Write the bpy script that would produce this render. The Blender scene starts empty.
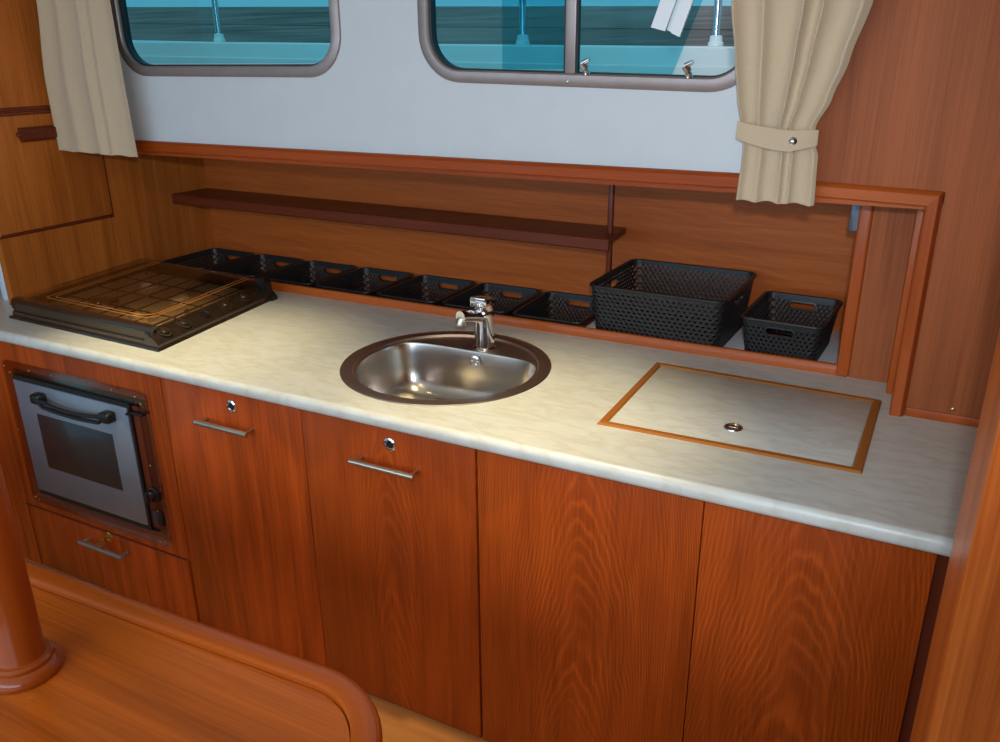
import bpy, bmesh, math, random
from math import sin, cos, pi, sqrt, radians, hypot
from mathutils import Vector, Matrix
random.seed(4)
scn = bpy.context.scene
COL = scn.collection

# ------------------------------------------------------------------ helpers
def link(o, parent=None):
    COL.objects.link(o)
    if parent is not None: o.parent = parent
    return o

def wpos(o):
    p = Vector((0, 0, 0))
    while o is not None:
        p = p + o.location; o = o.parent
    return p

def obj(name, bm, mat, parent=None, origin=None, smooth=True, angle=35):
    bmesh.ops.recalc_face_normals(bm, faces=bm.faces)
    co = [v.co for v in bm.verts]
    if origin is None:
        mn = [min(c[i] for c in co) for i in range(3)]; mx = [max(c[i] for c in co) for i in range(3)]
        origin = Vector(((mn[0]+mx[0])/2, (mn[1]+mx[1])/2, mn[2]))
    origin = Vector(origin)
    for v in bm.verts: v.co -= origin
    me = bpy.data.meshes.new(name); bm.to_mesh(me); bm.free()
    if smooth:
        for p in me.polygons: p.use_smooth = True
        me.set_sharp_from_angle(angle=radians(angle))
    mats = mat if isinstance(mat, (list, tuple)) else [mat]
    for m in mats: me.materials.append(m)
    o = bpy.data.objects.new(name, me)
    o.location = origin - (wpos(parent) if parent is not None else Vector((0, 0, 0)))
    return link(o, parent)

def thing(name, label, cat, loc, group=None):
    o = bpy.data.objects.new(name, None); o.empty_display_size = .05
    COL.objects.link(o); o.location = loc
    return tag(o, label, cat, group)

def tag(o, label, cat, group=None):
    o['label'] = label; o['category'] = cat
    if group: o['group'] = group
    return o

def struct(name, bm, mat, parent=None, **k):
    o = obj(name, bm, mat, parent, **k)
    if parent is None: o['kind'] = 'structure'
    return o

def B(): return bmesh.new()

def box(bm, a, b, bev=0.0, seg=2, mi=0):
    t = bmesh.new()
    bmesh.ops.create_cube(t, size=1)
    for v in t.verts:
        v.co = Vector([a[i] + (v.co[i]+.5)*(b[i]-a[i]) for i in range(3)])
    if bev > 0:
        bmesh.ops.bevel(t, geom=list(t.edges), offset=bev, segments=seg, affect='EDGES', profile=.5)
    return merge(bm, t, mi)

def merge(bm, t, mi=0):
    vm = {}
    for v in t.verts: vm[v] = bm.verts.new(v.co)
    for f in t.faces:
        try:
            g = bm.faces.new([vm[v] for v in f.verts]); g.material_index = mi
        except ValueError: pass
    t.free(); return bm

def loft(bm, loops, closed=True, cap0=False, cap1=False, wrap=False, mi=0):
    vs = [[bm.verts.new(Vector(p)) for p in L] for L in loops]
    n = len(vs[0]); rng = range(n if closed else n-1)
    pairs = list(zip(vs, vs[1:])) + ([(vs[-1], vs[0])] if wrap else [])
    for a, b in pairs:
        for i in rng:
            j = (i+1) % n
            f = bm.faces.new((a[i], a[j], b[j], b[i])); f.material_index = mi
    if cap0: bm.faces.new(vs[0]).material_index = mi
    if cap1: bm.faces.new(vs[-1]).material_index = mi
    return vs

def frame_of(d):
    d = Vector(d).normalized()
    u = d.orthogonal().normalized() if abs(d.z) > .95 else d.cross(Vector((0, 0, 1))).normalized()
    return u, d.cross(u).normalized()

def tube(bm, pts, r, n=14, cap=True, mi=0):
    pts = [Vector(p) for p in pts]
    rs = r if isinstance(r, (list, tuple)) else [r]*len(pts)
    loops = []; u = None
    for i, p in enumerate(pts):
        d = (pts[min(i+1, len(pts)-1)] - pts[max(i-1, 0)]).normalized()
        if u is None: u, w = frame_of(d)
        else:
            u = (u - d*u.dot(d)).normalized(); w = d.cross(u)
        loops.append([p + (u*cos(2*pi*k/n) + w*sin(2*pi*k/n))*rs[i] for k in range(n)])
    loft(bm, loops, True, cap, cap, mi=mi)
    return bm

def lathe(bm, c, prof, n=32, axis=(0, 0, 1), cap0=True, cap1=True, mi=0):
    c = Vector(c); a = Vector(axis).normalized(); u, w = frame_of(a)
    loft(bm, [[c + a*h + (u*cos(2*pi*k/n) + w*sin(2*pi*k/n))*r for k in range(n)] for r, h in prof], True, cap0, cap1, mi=mi)
    return bm

def prism(bm, prof, fa, fb):
    """closed profile swept between two placing functions"""
    loft(bm, [[fa(*p) for p in prof], [fb(*p) for p in prof]], True, True, True)
    return bm

def rrect(cx, cy, hx, hy, r, n=8):
    pts = []
    for sx, sy, a0 in ((1, 1, 0), (-1, 1, 90), (-1, -1, 180), (1, -1, 270)):
        for k in range(n+1):
            a = radians(a0 + 90*k/n)
            pts.append((cx + sx*(hx-r) + r*cos(a), cy + sy*(hy-r) + r*sin(a)))
    return pts

# ------------------------------------------------------------------ materials
def newmat(name):
    m = bpy.data.materials.new(name); m.use_nodes = True
    nt = m.node_tree; return m, nt, nt.nodes['Principled BSDF']

def N(nt, t, **k):
    n = nt.nodes.new(t)
    for a, v in k.items(): setattr(n, a, v)
    return n

def mth(nt, op, a, b=None, c=None):
    n = N(nt, 'ShaderNodeMath', operation=op)
    for i, v in enumerate((a, b, c)):
        if v is None: continue
        if isinstance(v, (int, float)): n.inputs[i].default_value = v
        else: nt.links.new(v, n.inputs[i])
    return n.outputs[0]

def ramp(nt, fac, stops):
    r = N(nt, 'ShaderNodeValToRGB'); e = r.color_ramp.elements
    while len(e) < len(stops): e.new(.5)
    for i, (p, c) in enumerate(stops): e[i].position = p; e[i].color = (*c, 1)
    nt.links.new(fac, r.inputs[0]); return r.outputs[0]

def srgb(r, g, b):
    f = lambda c: (c/255/12.92) if c/255 <= .04045 else ((c/255+.055)/1.055)**2.4
    return (f(r), f(g), f(b))

def wood(name, dark, light, grain='Z', across='X', rough=.36, coat=.35, cath=0.0, k=9.0, freq=60, scale=1.0, contrast=1.0, zoff=0.0):
    if name.find('quay') < 0:
        gf = .72 if 'teak cabinet' in name or 'teak cath' in name or 'teak door' in name else .74
        bf = .30 if gf < .73 else .46
        if 'wall veneer' in name: gf, bf = .84, .62
        if 'table' in name or 'rim' in name: gf, bf = .68, .26
        if 'rim' in name or 'table' in name: coat = 3.4
        dark = (dark[0]*.92, dark[1]*gf, dark[2]*bf); light = (light[0]*1.0, light[1]*gf, light[2]*bf); coat *= .22
    m, nt, p = newmat(name); L = nt.links.new
    p.inputs['Specular IOR Level'].default_value = .18
    tc = N(nt, 'ShaderNodeTexCoord'); sp = N(nt, 'ShaderNodeSeparateXYZ'); L(tc.outputs['Object'], sp.inputs[0])
    g = sp.outputs[grain]; ac = sp.outputs[across]
    third = sp.outputs[[q for q in 'XYZ' if q not in (grain, across)][0]]
    def vec(sa, sg, st):
        c = N(nt, 'ShaderNodeCombineXYZ')
        L(mth(nt, 'MULTIPLY', ac, sa), c.inputs[0]); L(mth(nt, 'MULTIPLY', g, sg), c.inputs[1]); L(mth(nt, 'MULTIPLY', third, st), c.inputs[2])
        return c.outputs[0]
    def noise(v, s, d=3, dist=0):
        n = N(nt, 'ShaderNodeTexNoise'); L(v, n.inputs['Vector']); n.inputs['Scale'].default_value = s
        n.inputs['Detail'].default_value = d; n.inputs['Distortion'].default_value = dist; return n.outputs[0]
    fib = noise(vec(1, .018, 1), 260*scale, 3)
    band = noise(vec(1, .05, 1), 26*scale, 4, .4)
    broad = noise(vec(1, .22, 1), 4.2*scale, 2)
    if cath > 0:
        wob = noise(vec(1, .35, 1), 7, 3)
        a2 = mth(nt, 'POWER', mth(nt, 'ABSOLUTE', mth(nt, 'ADD', ac, mth(nt, 'MULTIPLY', mth(nt, 'SUBTRACT', broad, .5), .05))), 1.7)
        v = mth(nt, 'ADD', mth(nt, 'MULTIPLY', a2, k), mth(nt, 'ADD', g, zoff))
        v = mth(nt, 'ADD', v, mth(nt, 'MULTIPLY', mth(nt, 'SUBTRACT', wob, .5), .42))
        s = mth(nt, 'SINE', mth(nt, 'MULTIPLY', v, freq))
        s = mth(nt, 'MULTIPLY', mth(nt, 'POWER', mth(nt, 'MULTIPLY_ADD', s, .5, .5), 3.2), mth(nt, 'MAXIMUM', 0.0, mth(nt, 'MULTIPLY_ADD', mth(nt, 'SUBTRACT', noise(vec(1, .5, 1), 9, 2), .5), 4.0, .8)))
        band = mth(nt, 'ADD', mth(nt, 'MULTIPLY', band, 1-cath*.5), mth(nt, 'MULTIPLY', s, cath*.42))
    t = mth(nt, 'ADD', mth(nt, 'MULTIPLY', band, .50), mth(nt, 'ADD', mth(nt, 'MULTIPLY', fib, .38), mth(nt, 'MULTIPLY', broad, .25)))
    t = mth(nt, 'MULTIPLY_ADD', mth(nt, 'SUBTRACT', t, .52), 2.6*contrast, .5)
    c = ramp(nt, t, [(0.0, dark), (1.0, light)])
    L(c, p.inputs['Base Color'])
    p.inputs['Roughness'].default_value = rough; p.inputs['Coat Weight'].default_value = coat; p.inputs['Coat Roughness'].default_value = .12
    bp = N(nt, 'ShaderNodeBump'); bp.inputs['Strength'].default_value = .06; bp.inputs['Distance'].default_value = .002
    L(fib, bp.inputs['Height']); L(bp.outputs[0], p.inputs['Normal'])
    return m

def plain(name, col, rough=.5, metal=0, coat=0, nz=0.0, nscale=40, bump=0.0, spec=.5):
    m, nt, p = newmat(name); L = nt.links.new
    p.inputs['Roughness'].default_value = rough; p.inputs['Metallic'].default_value = metal; p.inputs['Coat Weight'].default_value = coat
    p.inputs['Specular IOR Level'].default_value = spec
    tc = N(nt, 'ShaderNodeTexCoord'); n = N(nt, 'ShaderNodeTexNoise'); n.inputs['Scale'].default_value = nscale; n.inputs['Detail'].default_value = 3
    L(tc.outputs['Object'], n.inputs['Vector'])
    lo = tuple(c*(1-nz) for c in col); hi = tuple(min(1, c*(1+nz)) for c in col)
    L(ramp(nt, n.outputs[0], [(.3, lo), (.7, hi)]), p.inputs['Base Color'])
    if bump:
        b = N(nt, 'ShaderNodeBump'); b.inputs['Strength'].default_value = bump; b.inputs['Distance'].default_value = .002
        L(n.outputs[0], b.inputs['Height']); L(b.outputs[0], p.inputs['Normal'])
    return m

def tinted(name, col, rough=.02, ior=1.45, refl=1.0):
    m = bpy.data.materials.new(name); m.use_nodes = True; nt = m.node_tree; nt.nodes.clear(); L = nt.links.new
    o = N(nt, 'ShaderNodeOutputMaterial'); mx = N(nt, 'ShaderNodeMixShader'); tr = N(nt, 'ShaderNodeBsdfTransparent'); gl = N(nt, 'ShaderNodeBsdfGlossy')
    fr = N(nt, 'ShaderNodeFresnel'); fr.inputs[0].default_value = ior
    tr.inputs[0].default_value = (*col, 1); gl.inputs['Roughness'].default_value = rough
    L(mth(nt, 'MULTIPLY', fr.outputs[0], refl), mx.inputs[0]); L(tr.outputs[0], mx.inputs[1]); L(gl.outputs[0], mx.inputs[2]); L(mx.outputs[0], o.inputs[0])
    return m

TEAK = wood('teak cabinet veneer', srgb(112, 46, 16), srgb(180, 88, 40), cath=0.0, contrast=1.3)
TEAKC = wood('teak cathedral veneer', srgb(120, 50, 18), srgb(186, 94, 44), cath=.72, k=17, freq=104, contrast=.9)
TEAKC2 = wood('teak cathedral veneer two', srgb(120, 50, 18), srgb(186, 94, 44), cath=.72, k=14, freq=98, contrast=.9, zoff=.4)
WALLW = wood('mahogany wall veneer', srgb(124, 66, 40), srgb(166, 98, 64), contrast=1.0, scale=.9, coat=.0, rough=.55)
LEFTW = wood('left bulkhead veneer', srgb(140, 80, 36), srgb(202, 134, 72), across='Y', contrast=.9, scale=1.1, coat=.15, rough=.4)
NICHE = wood('niche back veneer', srgb(140, 72, 36), srgb(200, 120, 68), grain='X', across='Z', cath=.25, k=6, freq=38, contrast=.7, coat=.15, rough=.42)
TRIM = wood('orange varnished rail', srgb(124, 54, 14), srgb(168, 84, 30), grain='X', across='Z', contrast=.6, coat=.5)
TRIMV = wood('varnished stile', srgb(136, 66, 32), srgb(184, 100, 54), contrast=.6)
FIDL = wood('fiddle teak', srgb(146, 74, 34), srgb(194, 112, 60), grain='X', across='Z', contrast=.5, coat=.5)
DARKW = wood('dark mahogany', srgb(76, 36, 28), srgb(118, 60, 48), grain='X', across='Y', contrast=.6, coat=.4)
DARKV = wood('dark mahogany upright', srgb(84, 40, 32), srgb(122, 64, 50), contrast=.6)
TABLE = wood('golden teak table', srgb(146, 76, 28), srgb(206, 122, 54), grain='X', across='Y', contrast=.9, coat=.5)
TABLER = wood('golden teak rim', srgb(150, 74, 26), srgb(196, 110, 46), grain='X', across='Y', contrast=.4, coat=.8)
POSTW = wood('table post wood', srgb(140, 68, 28), srgb(182, 98, 46), contrast=.5, coat=.6)
BULK = wood('bulkhead wood', srgb(160, 80, 36), srgb(206, 122, 62), contrast=1.3, coat=.4, scale=.8)
FLOORM = wood('cabin sole', srgb(150, 104, 66), srgb(196, 150, 104), grain='X', across='Y', contrast=.6)
EDGEX = wood('hatch edging along', srgb(138, 92, 46), srgb(178, 126, 70), grain='X', across='Y', contrast=.5, coat=.7)
EDGEY = wood('hatch edging across', srgb(138, 92, 46), srgb(178, 126, 70), grain='Y', across='X', contrast=.5, coat=.7)
WHITE = plain('white wall laminate', srgb(194, 198, 204), .45, nz=.015, nscale=12)
CEIL = plain('off white ceiling', srgb(214, 208, 196), .6, nz=.02)
WINMET = plain('anodised window frame', srgb(150, 134, 130), .38, metal=.55, nz=.06, nscale=30)
GASK = plain('black gasket', srgb(16, 18, 20), .5)
STEEL = plain('brushed stainless', srgb(205, 200, 194), .24, metal=1, nz=.04, nscale=60)
FLANGE = plain('polished stainless flange', srgb(196, 180, 170), .36, metal=1, nz=.03)
CHROME = plain('chrome', srgb(225, 225, 230), .07, metal=1)
HANDM = plain('brushed handle', srgb(200, 190, 178), .3, metal=1, nz=.04)
BRASS = plain('brass', srgb(214, 170, 90), .25, metal=1)
GOLD = plain('orange gold line', srgb(226, 150, 72), .35, metal=.3)
BLACK = plain('black plastic', srgb(20, 19, 20), .38, nz=.1)
BASK = plain('charcoal woven plastic', srgb(34, 33, 35), .42, nz=.12, nscale=90)
HOBM = plain('brown black enamel', srgb(52, 40, 32), .24, metal=.3, coat=.5, nz=.1)
HOBT = plain('hob steel tray', srgb(205, 184, 152), .38, metal=.3, nz=.08)
BRONZE = plain('bronze lip', srgb(84, 68, 52), .28, metal=.7, coat=.4)
OVEND = plain('grey blue oven door', srgb(132, 138, 152), .3, metal=.35, nz=.04, nscale=20)
OVENG = plain('dark oven glass', srgb(44, 40, 42), .3, coat=.3, nz=.1, nscale=25)
SMOKE = tinted('smoked brown glass', (.96, .92, .86), .04, 1.45, .45)
ACRYL = tinted('clear brown acrylic frame', (.86, .76, .70), .10, 1.45, .4)
TEAL = tinted('teal tinted glass', (.55, .84, .88), .0, 1.4, .05)
GUNW = plain('white painted gunwale', srgb(225, 228, 228), .4, nz=.03, nscale=6)
STAN = plain('stainless stanchion', srgb(180, 185, 192), .25, metal=.8)
QUAY = wood('weathered grey quay timber', srgb(84, 76, 74), srgb(158, 144, 138), grain='X', across='Z', rough=.9, coat=0, contrast=1.3, scale=.35)
GRILL = plain('black cast grid', srgb(18, 17, 16), .4)
CREAMB = plain('pale bottle plastic', srgb(190, 205, 220), .3)
WHITEPL = plain('white plastic', srgb(214, 218, 224), .4)
NFLOOR = plain('pale grey niche floor', srgb(232, 236, 242), .4, nz=.03)
METALG = plain('grey blue latch metal', srgb(84, 94, 108), .4, metal=.5)

def laminate():
    m, nt, p = newmat('mottled cream laminate'); L = nt.links.new
    tc = N(nt, 'ShaderNodeTexCoord')
    n1 = N(nt, 'ShaderNodeTexNoise'); n1.inputs['Scale'].default_value = 7; n1.inputs['Detail'].default_value = 6; n1.inputs['Distortion'].default_value = .5
    n2 = N(nt, 'ShaderNodeTexNoise'); n2.inputs['Scale'].default_value = 22; n2.inputs['Detail'].default_value = 5
    mp = N(nt, 'ShaderNodeMapping'); mp.inputs['Scale'].default_value = (1, 3.2, 1); mp.inputs['Rotation'].default_value = (0, 0, .25); L(tc.outputs['Object'], mp.inputs[0])
    L(mp.outputs[0], n1.inputs['Vector']); L(mp.outputs[0], n2.inputs['Vector'])
    vein = mth(nt, 'ABSOLUTE', mth(nt, 'SUBTRACT', n1.outputs[0], .5))
    a = ramp(nt, vein, [(0, srgb(200, 197, 188)), (.06, srgb(206, 207, 202)), (.2, srgb(209, 210, 206))])
    b = ramp(nt, n2.outputs[0], [(.3, (.91, .91, .90)), (.7, (1, 1, 1))])
    mx = N(nt, 'ShaderNodeMix', data_type='RGBA', blend_type='MULTIPLY'); mx.inputs[0].default_value = 1
    L(a, mx.inputs[6]); L(b, mx.inputs[7]); L(mx.outputs[2], p.inputs['Base Color'])
    p.inputs['Roughness'].default_value = .34
    return m
LAM = laminate()

def cloth(name, col):
    m, nt, p = newmat(name); L = nt.links.new
    tc = N(nt, 'ShaderNodeTexCoord'); w = N(nt, 'ShaderNodeTexNoise'); w.inputs['Scale'].default_value = 240; L(tc.outputs['Object'], w.inputs['Vector'])
    L(ramp(nt, w.outputs[0], [(.3, tuple(c*.93 for c in col)), (.7, col)]), p.inputs['Base Color'])
    p.inputs['Roughness'].default_value = .9; p.inputs['Sheen Weight'].default_value = .2
    b = N(nt, 'ShaderNodeBump'); b.inputs['Strength'].default_value = .12; b.inputs['Distance'].default_value = .001
    L(w.outputs[0], b.inputs['Height']); L(b.outputs[0], p.inputs['Normal'])
    return m
CURT = cloth('cream curtain cloth', srgb(194, 172, 144))

# ------------------------------------------------------------------ main dimensions
XL, Y0, Y1, Y2 = -1.968, .56, .762, 1.165
ZT = .90                                     # worktop
GX = [-1.85, -1.043, -.524, 0.0, .542, .985]  # cabinet joints

# ------------------------------------------------------------------ shell
b = B(); box(b, (-3.2, -3.0, -.08), (1.9, .7, -.03)); struct('floor', b, FLOORM)
b = B(); box(b, (-3.2, -3.0, 2.30), (1.9, .6, 2.34)); struct('ceiling', b, CEIL)

def wall_with_holes(x0, x1, z0, z1, holes, y, th):
    bm = B(); loops = [[(x0, z0), (x1, z0), (x1, z1), (x0, z1)]] + holes
    edges = []
    for Lp in loops:
        vs = [bm.verts.new((p[0], y, p[1])) for p in Lp]
        for i in range(len(vs)): edges.append(bm.edges.new((vs[i], vs[(i+1) % len(vs)])))
    bmesh.ops.triangle_fill(bm, edges=edges, use_beauty=True, use_dissolve=False)
    r = bmesh.ops.extrude_face_region(bm, geom=list(bm.faces))
    for v in [g for g in r['geom'] if isinstance(g, bmesh.types.BMVert)]: v.co.y += th
    return bm
W1 = (-1.185, 1.90, .448, .225, .105)     # cx, cz, hx, hz, r of the hole (window 1)
W2 = (.008, 1.895, .443, .229, .105)
TILT = {W1: 0.0, W2: .024}
def wr(W, d=0.0, n=8):
    return [(x, z - TILT[W]*(x-W[0]+.40)) for x, z in rrect(W[0], W[1], W[2]+d, W[3]+d, W[4]+d, n)]
holes = [wr(W1), wr(W2)]
struct('wall_back', wall_with_holes(XL-.02, .56, 1.43, 2.30, holes, Y0, .035), WHITE, smooth=False)
b = B(); prism(b, [(.884, ZT), (1.75, ZT), (1.75, 2.30), (.56, 2.30), (.56, 1.43), (.884, 1.43)], lambda x, z: (x, Y0-.002, z), lambda x, z: (x, Y0+.035, z)); struct('wall_right', b, WALLW)
b = B(); pr_ = [(.21, 0), (Y2+.02, 0), (Y2+.02, 1.42), (Y0+.035, 1.42), (Y0+.035, 2.30), (.21, 2.30)]; prism(b, pr_, lambda y, z: (XL-.03, y, z), lambda y, z: (XL, y, z)); struct('wall_left', b, LEFTW)
b = B(); box(b, (-2.5, .45, -.03), (XL-.03, .47, 2.30)); struct('wall_left_return', b, LEFTW)
b = B(); box(b, (-2.55, -.6, -.03), (-2.50, .47, 2.30)); struct('wall_far_left', b, LEFTW)
b = B(); box(b, (XL, Y2, .70), (.80, Y2+.02, 1.42)); struct('wall_niche', b, NICHE)
b = B(); box(b, (XL-.02, Y0+.035, 1.40), (1.7, Y2+.06, 1.425)); struct('trim_9', b, DARKW)   # underside of side deck = niche roof
# opposite cabin side, behind the camera, with a wide window band
bm = wall_with_holes(-3.2, 1.9, 0, 2.30, [[(-2.7, 1.05), (1.5, 1.05), (1.5, 2.05), (-2.7, 2.05)]], -3.0, .03)
struct('wall_front', bm, CEIL, smooth=False)
b = B(); box(b, (1.75, -3.0, 0), (1.79, .6, 2.30)); struct('wall_far_right', b, WALLW)

# niche floors
b = B(); box(b, (-.061, Y1+.018, .86), (.735, Y2, ZT), .002); struct('floor_niche_right', b, NFLOOR)
b = B(); box(b, (XL, Y1+.018, .75), (-.093, Y2, .786)); struct('floor_niche_left', b, NICHE)
b = B(); box(b, (-.092, Y1+.018, .75), (-.062, Y2, .906), .003); struct('trim_1', b, DARKV)       # partition between well and ledge
# fiddle rail along the niche
prof = [(0, 0), (0, .024), (.004, .030), (.014, .030), (.018, .025), (.018, 0)]
b = B(); prism(b, prof, lambda y, z: (XL, Y1+y, ZT+z-.001), lambda y, z: (.712, Y1+y, ZT+z-.001)); struct('trim_2', b, FIDL)
b = B(); box(b, (XL, Y1, .74), (.73, Y1+.017, ZT-.001)); struct('trim_3', b, NICHE)
# top rail with mitred end + stile A (frame of the niche opening)
rp = [(0, 0), (-.014, .001), (-.018, .005), (-.018, .028), (-.010, .036), (0, .038)]
b = B(); prism(b, rp, lambda y, z: (XL, Y0-.001+y*.8, 1.411+z*.95), lambda y, z: (.575, Y0-.001+y*.8, 1.411+z*.95))
box(b, (XL, Y0+.008, 1.398), (.575, Y0+.035, 1.43)); struct('trim_4', b, TRIM)
b = B(); prism(b, rp, lambda y, z: (.5755, Y0-.001+y, 1.405+z*.92), lambda y, z: (.850+.031*z/.038, Y0-.001+y, 1.397+z*.92))
box(b, (.5755, Y0, 1.390), (.85, Y0+.035, 1.43)); struct('trim_11', b, FIDL)
b = B(); prism(b, [(z, y) for y, z in rp], lambda x, y: (.849+x*.86, Y0-.001+y, ZT), lambda x, y: (.849+x*.86, Y0-.001+y, 1.397+x*.92)); struct('trim_5', b, TRIMV)
b = B(); box(b, (.849, Y0, ZT), (.886, Y0+.035, 1.40)); box(b, (.885, Y0-.006, ZT), (1.7, Y0, ZT+.022), .002); struct('trim_6', b, TRIMV)
b = B(); box(b, (.832, Y0+.12, ZT), (.856, Y0+.19, 1.40), .004); box(b, (.857, Y0+.034, ZT), (.88, Y1+.05, 1.40)); struct('trim_7', b, TRIMV)
b = B(); box(b, (.735, Y1, ZT), (.86, Y1+.02, 1.40)); struct('wall_niche_end', b, WALLW)
b = B(); box(b, (.702, Y1-.006, ZT), (.735, Y1+.03, 1.40), .007, 3); box(b, (.716, Y1+.03, .86), (.735, Y2, 1.40)); struct('trim_8', b, TRIMV)

# ------------------------------------------------------------------ windows
def loop3(pts, y): return [(p[0], y, p[1]) for p in pts]
def window(name, W, mull=None):
    cx, cz, hx, hz, r = W
    e = bpy.data.objects.new(name, None); COL.objects.link(e); e.location = (cx, Y0, cz-hz); e['kind'] = 'structure'
    b = B(); R = lambda d: wr(W, d, 10)
    o = .019
    loft(b, [loop3(R(o), Y0-.0005), loop3(R(o-.001), Y0-.006), loop3(R(.006), Y0-.010), loop3(R(-.010), Y0-.009), loop3(R(-.014), Y0-.005), loop3(R(-.014), Y0+.03), loop3(R(-.002), Y0+.034)], True)
    f = obj('window_frame', b, WINMET, e)
    b = B(); loft(b, [loop3(R(-.0135), Y0+.004), loop3(R(-.018), Y0+.005), loop3(R(-.018), Y0+.03), loop3(R(-.0135), Y0+.03)], True, wrap=True)
    obj('gasket', b, GASK, e)
    return e
def pane(parent, pts, y, th=.004):
    b = B(); loft(b, [loop3(pts, y), loop3(pts, y+th)], True, True, True); return obj('pane', b, TEAL, parent, smooth=False)
def screws(parent, spots, y, mat=STEEL, r=.004, ax=(0, -1, 0), name='screw'):
    for x, z in spots:
        b = B(); lathe(b, (x, y, z), [(r, 0), (r, .0012), (r*.6, .0022)], 12, ax); obj(name, b, mat, parent)

w1 = window('window_1', W1)
pane(w1, wr(W1, -.02, 10), Y0+.018)
w2 = window('window_2', W2)
b = B(); box(b, (-.020, Y0-.004, 1.670), (.008, Y0+.012, 2.12), .002); mu = obj('mullion', b, WINMET, w2)
b = B(); box(b, (-.026, Y0+.002, 1.670), (-.0195, Y0+.016, 2.12)); box(b, (.0075, Y0+.002, 1.670), (.0125, Y0+.016, 2.12)); obj('gasket', b, GASK, w2)
cx, cz, hx, hz, r = W2
# left fixed pane (its right edge under the mullion) and the sliding pane with a slanted free edge
lp = [(x, z) for x, z in wr(W2, -.016, 10) if x < -.05]
zl0, zl1 = min(p[1] for p in lp), max(p[1] for p in lp)
i0 = max(range(len(lp)), key=lambda i: lp[i][1]*0 + (0 if i else 1))
pane(w2, [(-.006, zl1)] + sorted([q for q in lp if q[1] > cz], key=lambda q: -q[0]) + sorted([q for q in lp if q[1] <= cz], key=lambda q: q[0]) + [(-.006, zl0)], Y0+.020)
sl = [(-.205, 1.668), (.250, 1.660), (.260, 1.682), (.272, 1.715), (.286, 1.752), (.316, 1.832), (.40, 2.10), (-.205, 2.10)]
pane(w2, sl, Y0+.010)
screws(w2, [(-.010, 1.652)], Y0-.0095)
for xx, lz in ((.040, -.006), (.301, -.012)):
    b = B();     lathe(b, (xx, Y0-.004, 1.672+lz), [(.010, 0), (.009, .010), (.005, .016)], 16)
    tube(b, [(xx, Y0-.008, 1.688+lz), (xx-.008, Y0-.012, 1.701+lz)], [.009, .010], 12)
    tube(b, [(xx-.008, Y0-.012, 1.701+lz), (xx+.011, Y0-.016, 1.710+lz)], [.007, .005], 12)
    obj('latch', b, CHROME, w2)
# hanging ribbed strip
b = B()
def strip(b, p, y0, y1):
    loft(b, [loop3(p, y0), loop3(p, y1)], True, True, True)
sd = Vector((.302-.243, 0, 2.05-1.764)) / (2.05-1.764)
def sp_(x, z, up): return (x + (up-z)*.34, up)
for (xa, za, xb, zb, yy) in ((.209, 1.774, .243, 1.765, Y0-.030), (.243, 1.768, .262, 1.760, Y0-.016), (.258, 1.761, .279, 1.752, Y0-.030)):
    strip(b, [(xa, za), (xb, zb), sp_(xb, zb, 2.06), sp_(xa, za, 2.06)], yy, yy+.008)
o = obj('ribbed_strip', b, WHITEPL); tag(o, 'white ribbed plastic strip hanging slanted in the right window', 'strip')

# ------------------------------------------------------------------ outside the windows
b = B()
def gz(x): return 1.737 - .018*x
xs = [-5.0, 2.5]
loft(b, [[(x, y, z+gz(x)) for y, z in ((1.24, -1.75), (1.24, -.062), (1.25, -.058), (1.25, -.006), (1.256, 0), (1.36, 0), (1.37, -.01), (1.37, -1.75))] for x in xs], True, True, True)
tag(obj('gunwale', b, GUNW), 'white painted gunwale running outside both windows below the grey quay timber', 'gunwale')
b = B(); box(b, (-5, .60, 1.425), (2.5, 1.24, 1.45)); tag(obj('side_deck', b, GUNW), 'white side deck between cabin side and gunwale', 'deck')
for x, lab in ((-1.935, 'steel stanchion standing on the gunwale outside the left window'),
               (-.505, 'steel stanchion outside the right window, left of the window divider'),
               (.172, 'steel stanchion outside the right window, close to the tied curtain')):
    t = thing('stanchion', lab, 'stanchion', (x, 1.31, gz(x)), 'railing stanchions')
    b = B(); tube(b, [(x, 1.31, gz(x)+.012), (x-.012, 1.31, 2.7)], .0125, 16); obj('pole', b, STAN, t)
    b = B(); lathe(b, (x, 1.31, gz(x)+.0005), [(.024, 0), (.024, .010), (.020, .014), (.019, .030), (.013, .032)], 20); obj('base', b, GUNW, t)
b = B()
nb = 2
for k in range(nb):
    z0 = -.155 + k*.091
    loft(b, [[(x, y, z + 1.866 - .027*x) for y, z in ((2.20+.015*k, z0), (2.20+.015*k, z0+.089), (2.45, z0+.089), (2.45, z0))] for x in (-6.5, 3.0)], True, True, True)
tag(obj('quay_timber', b, QUAY), 'long weathered grey timber beam of the quay seen through the windows', 'beam')

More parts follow.
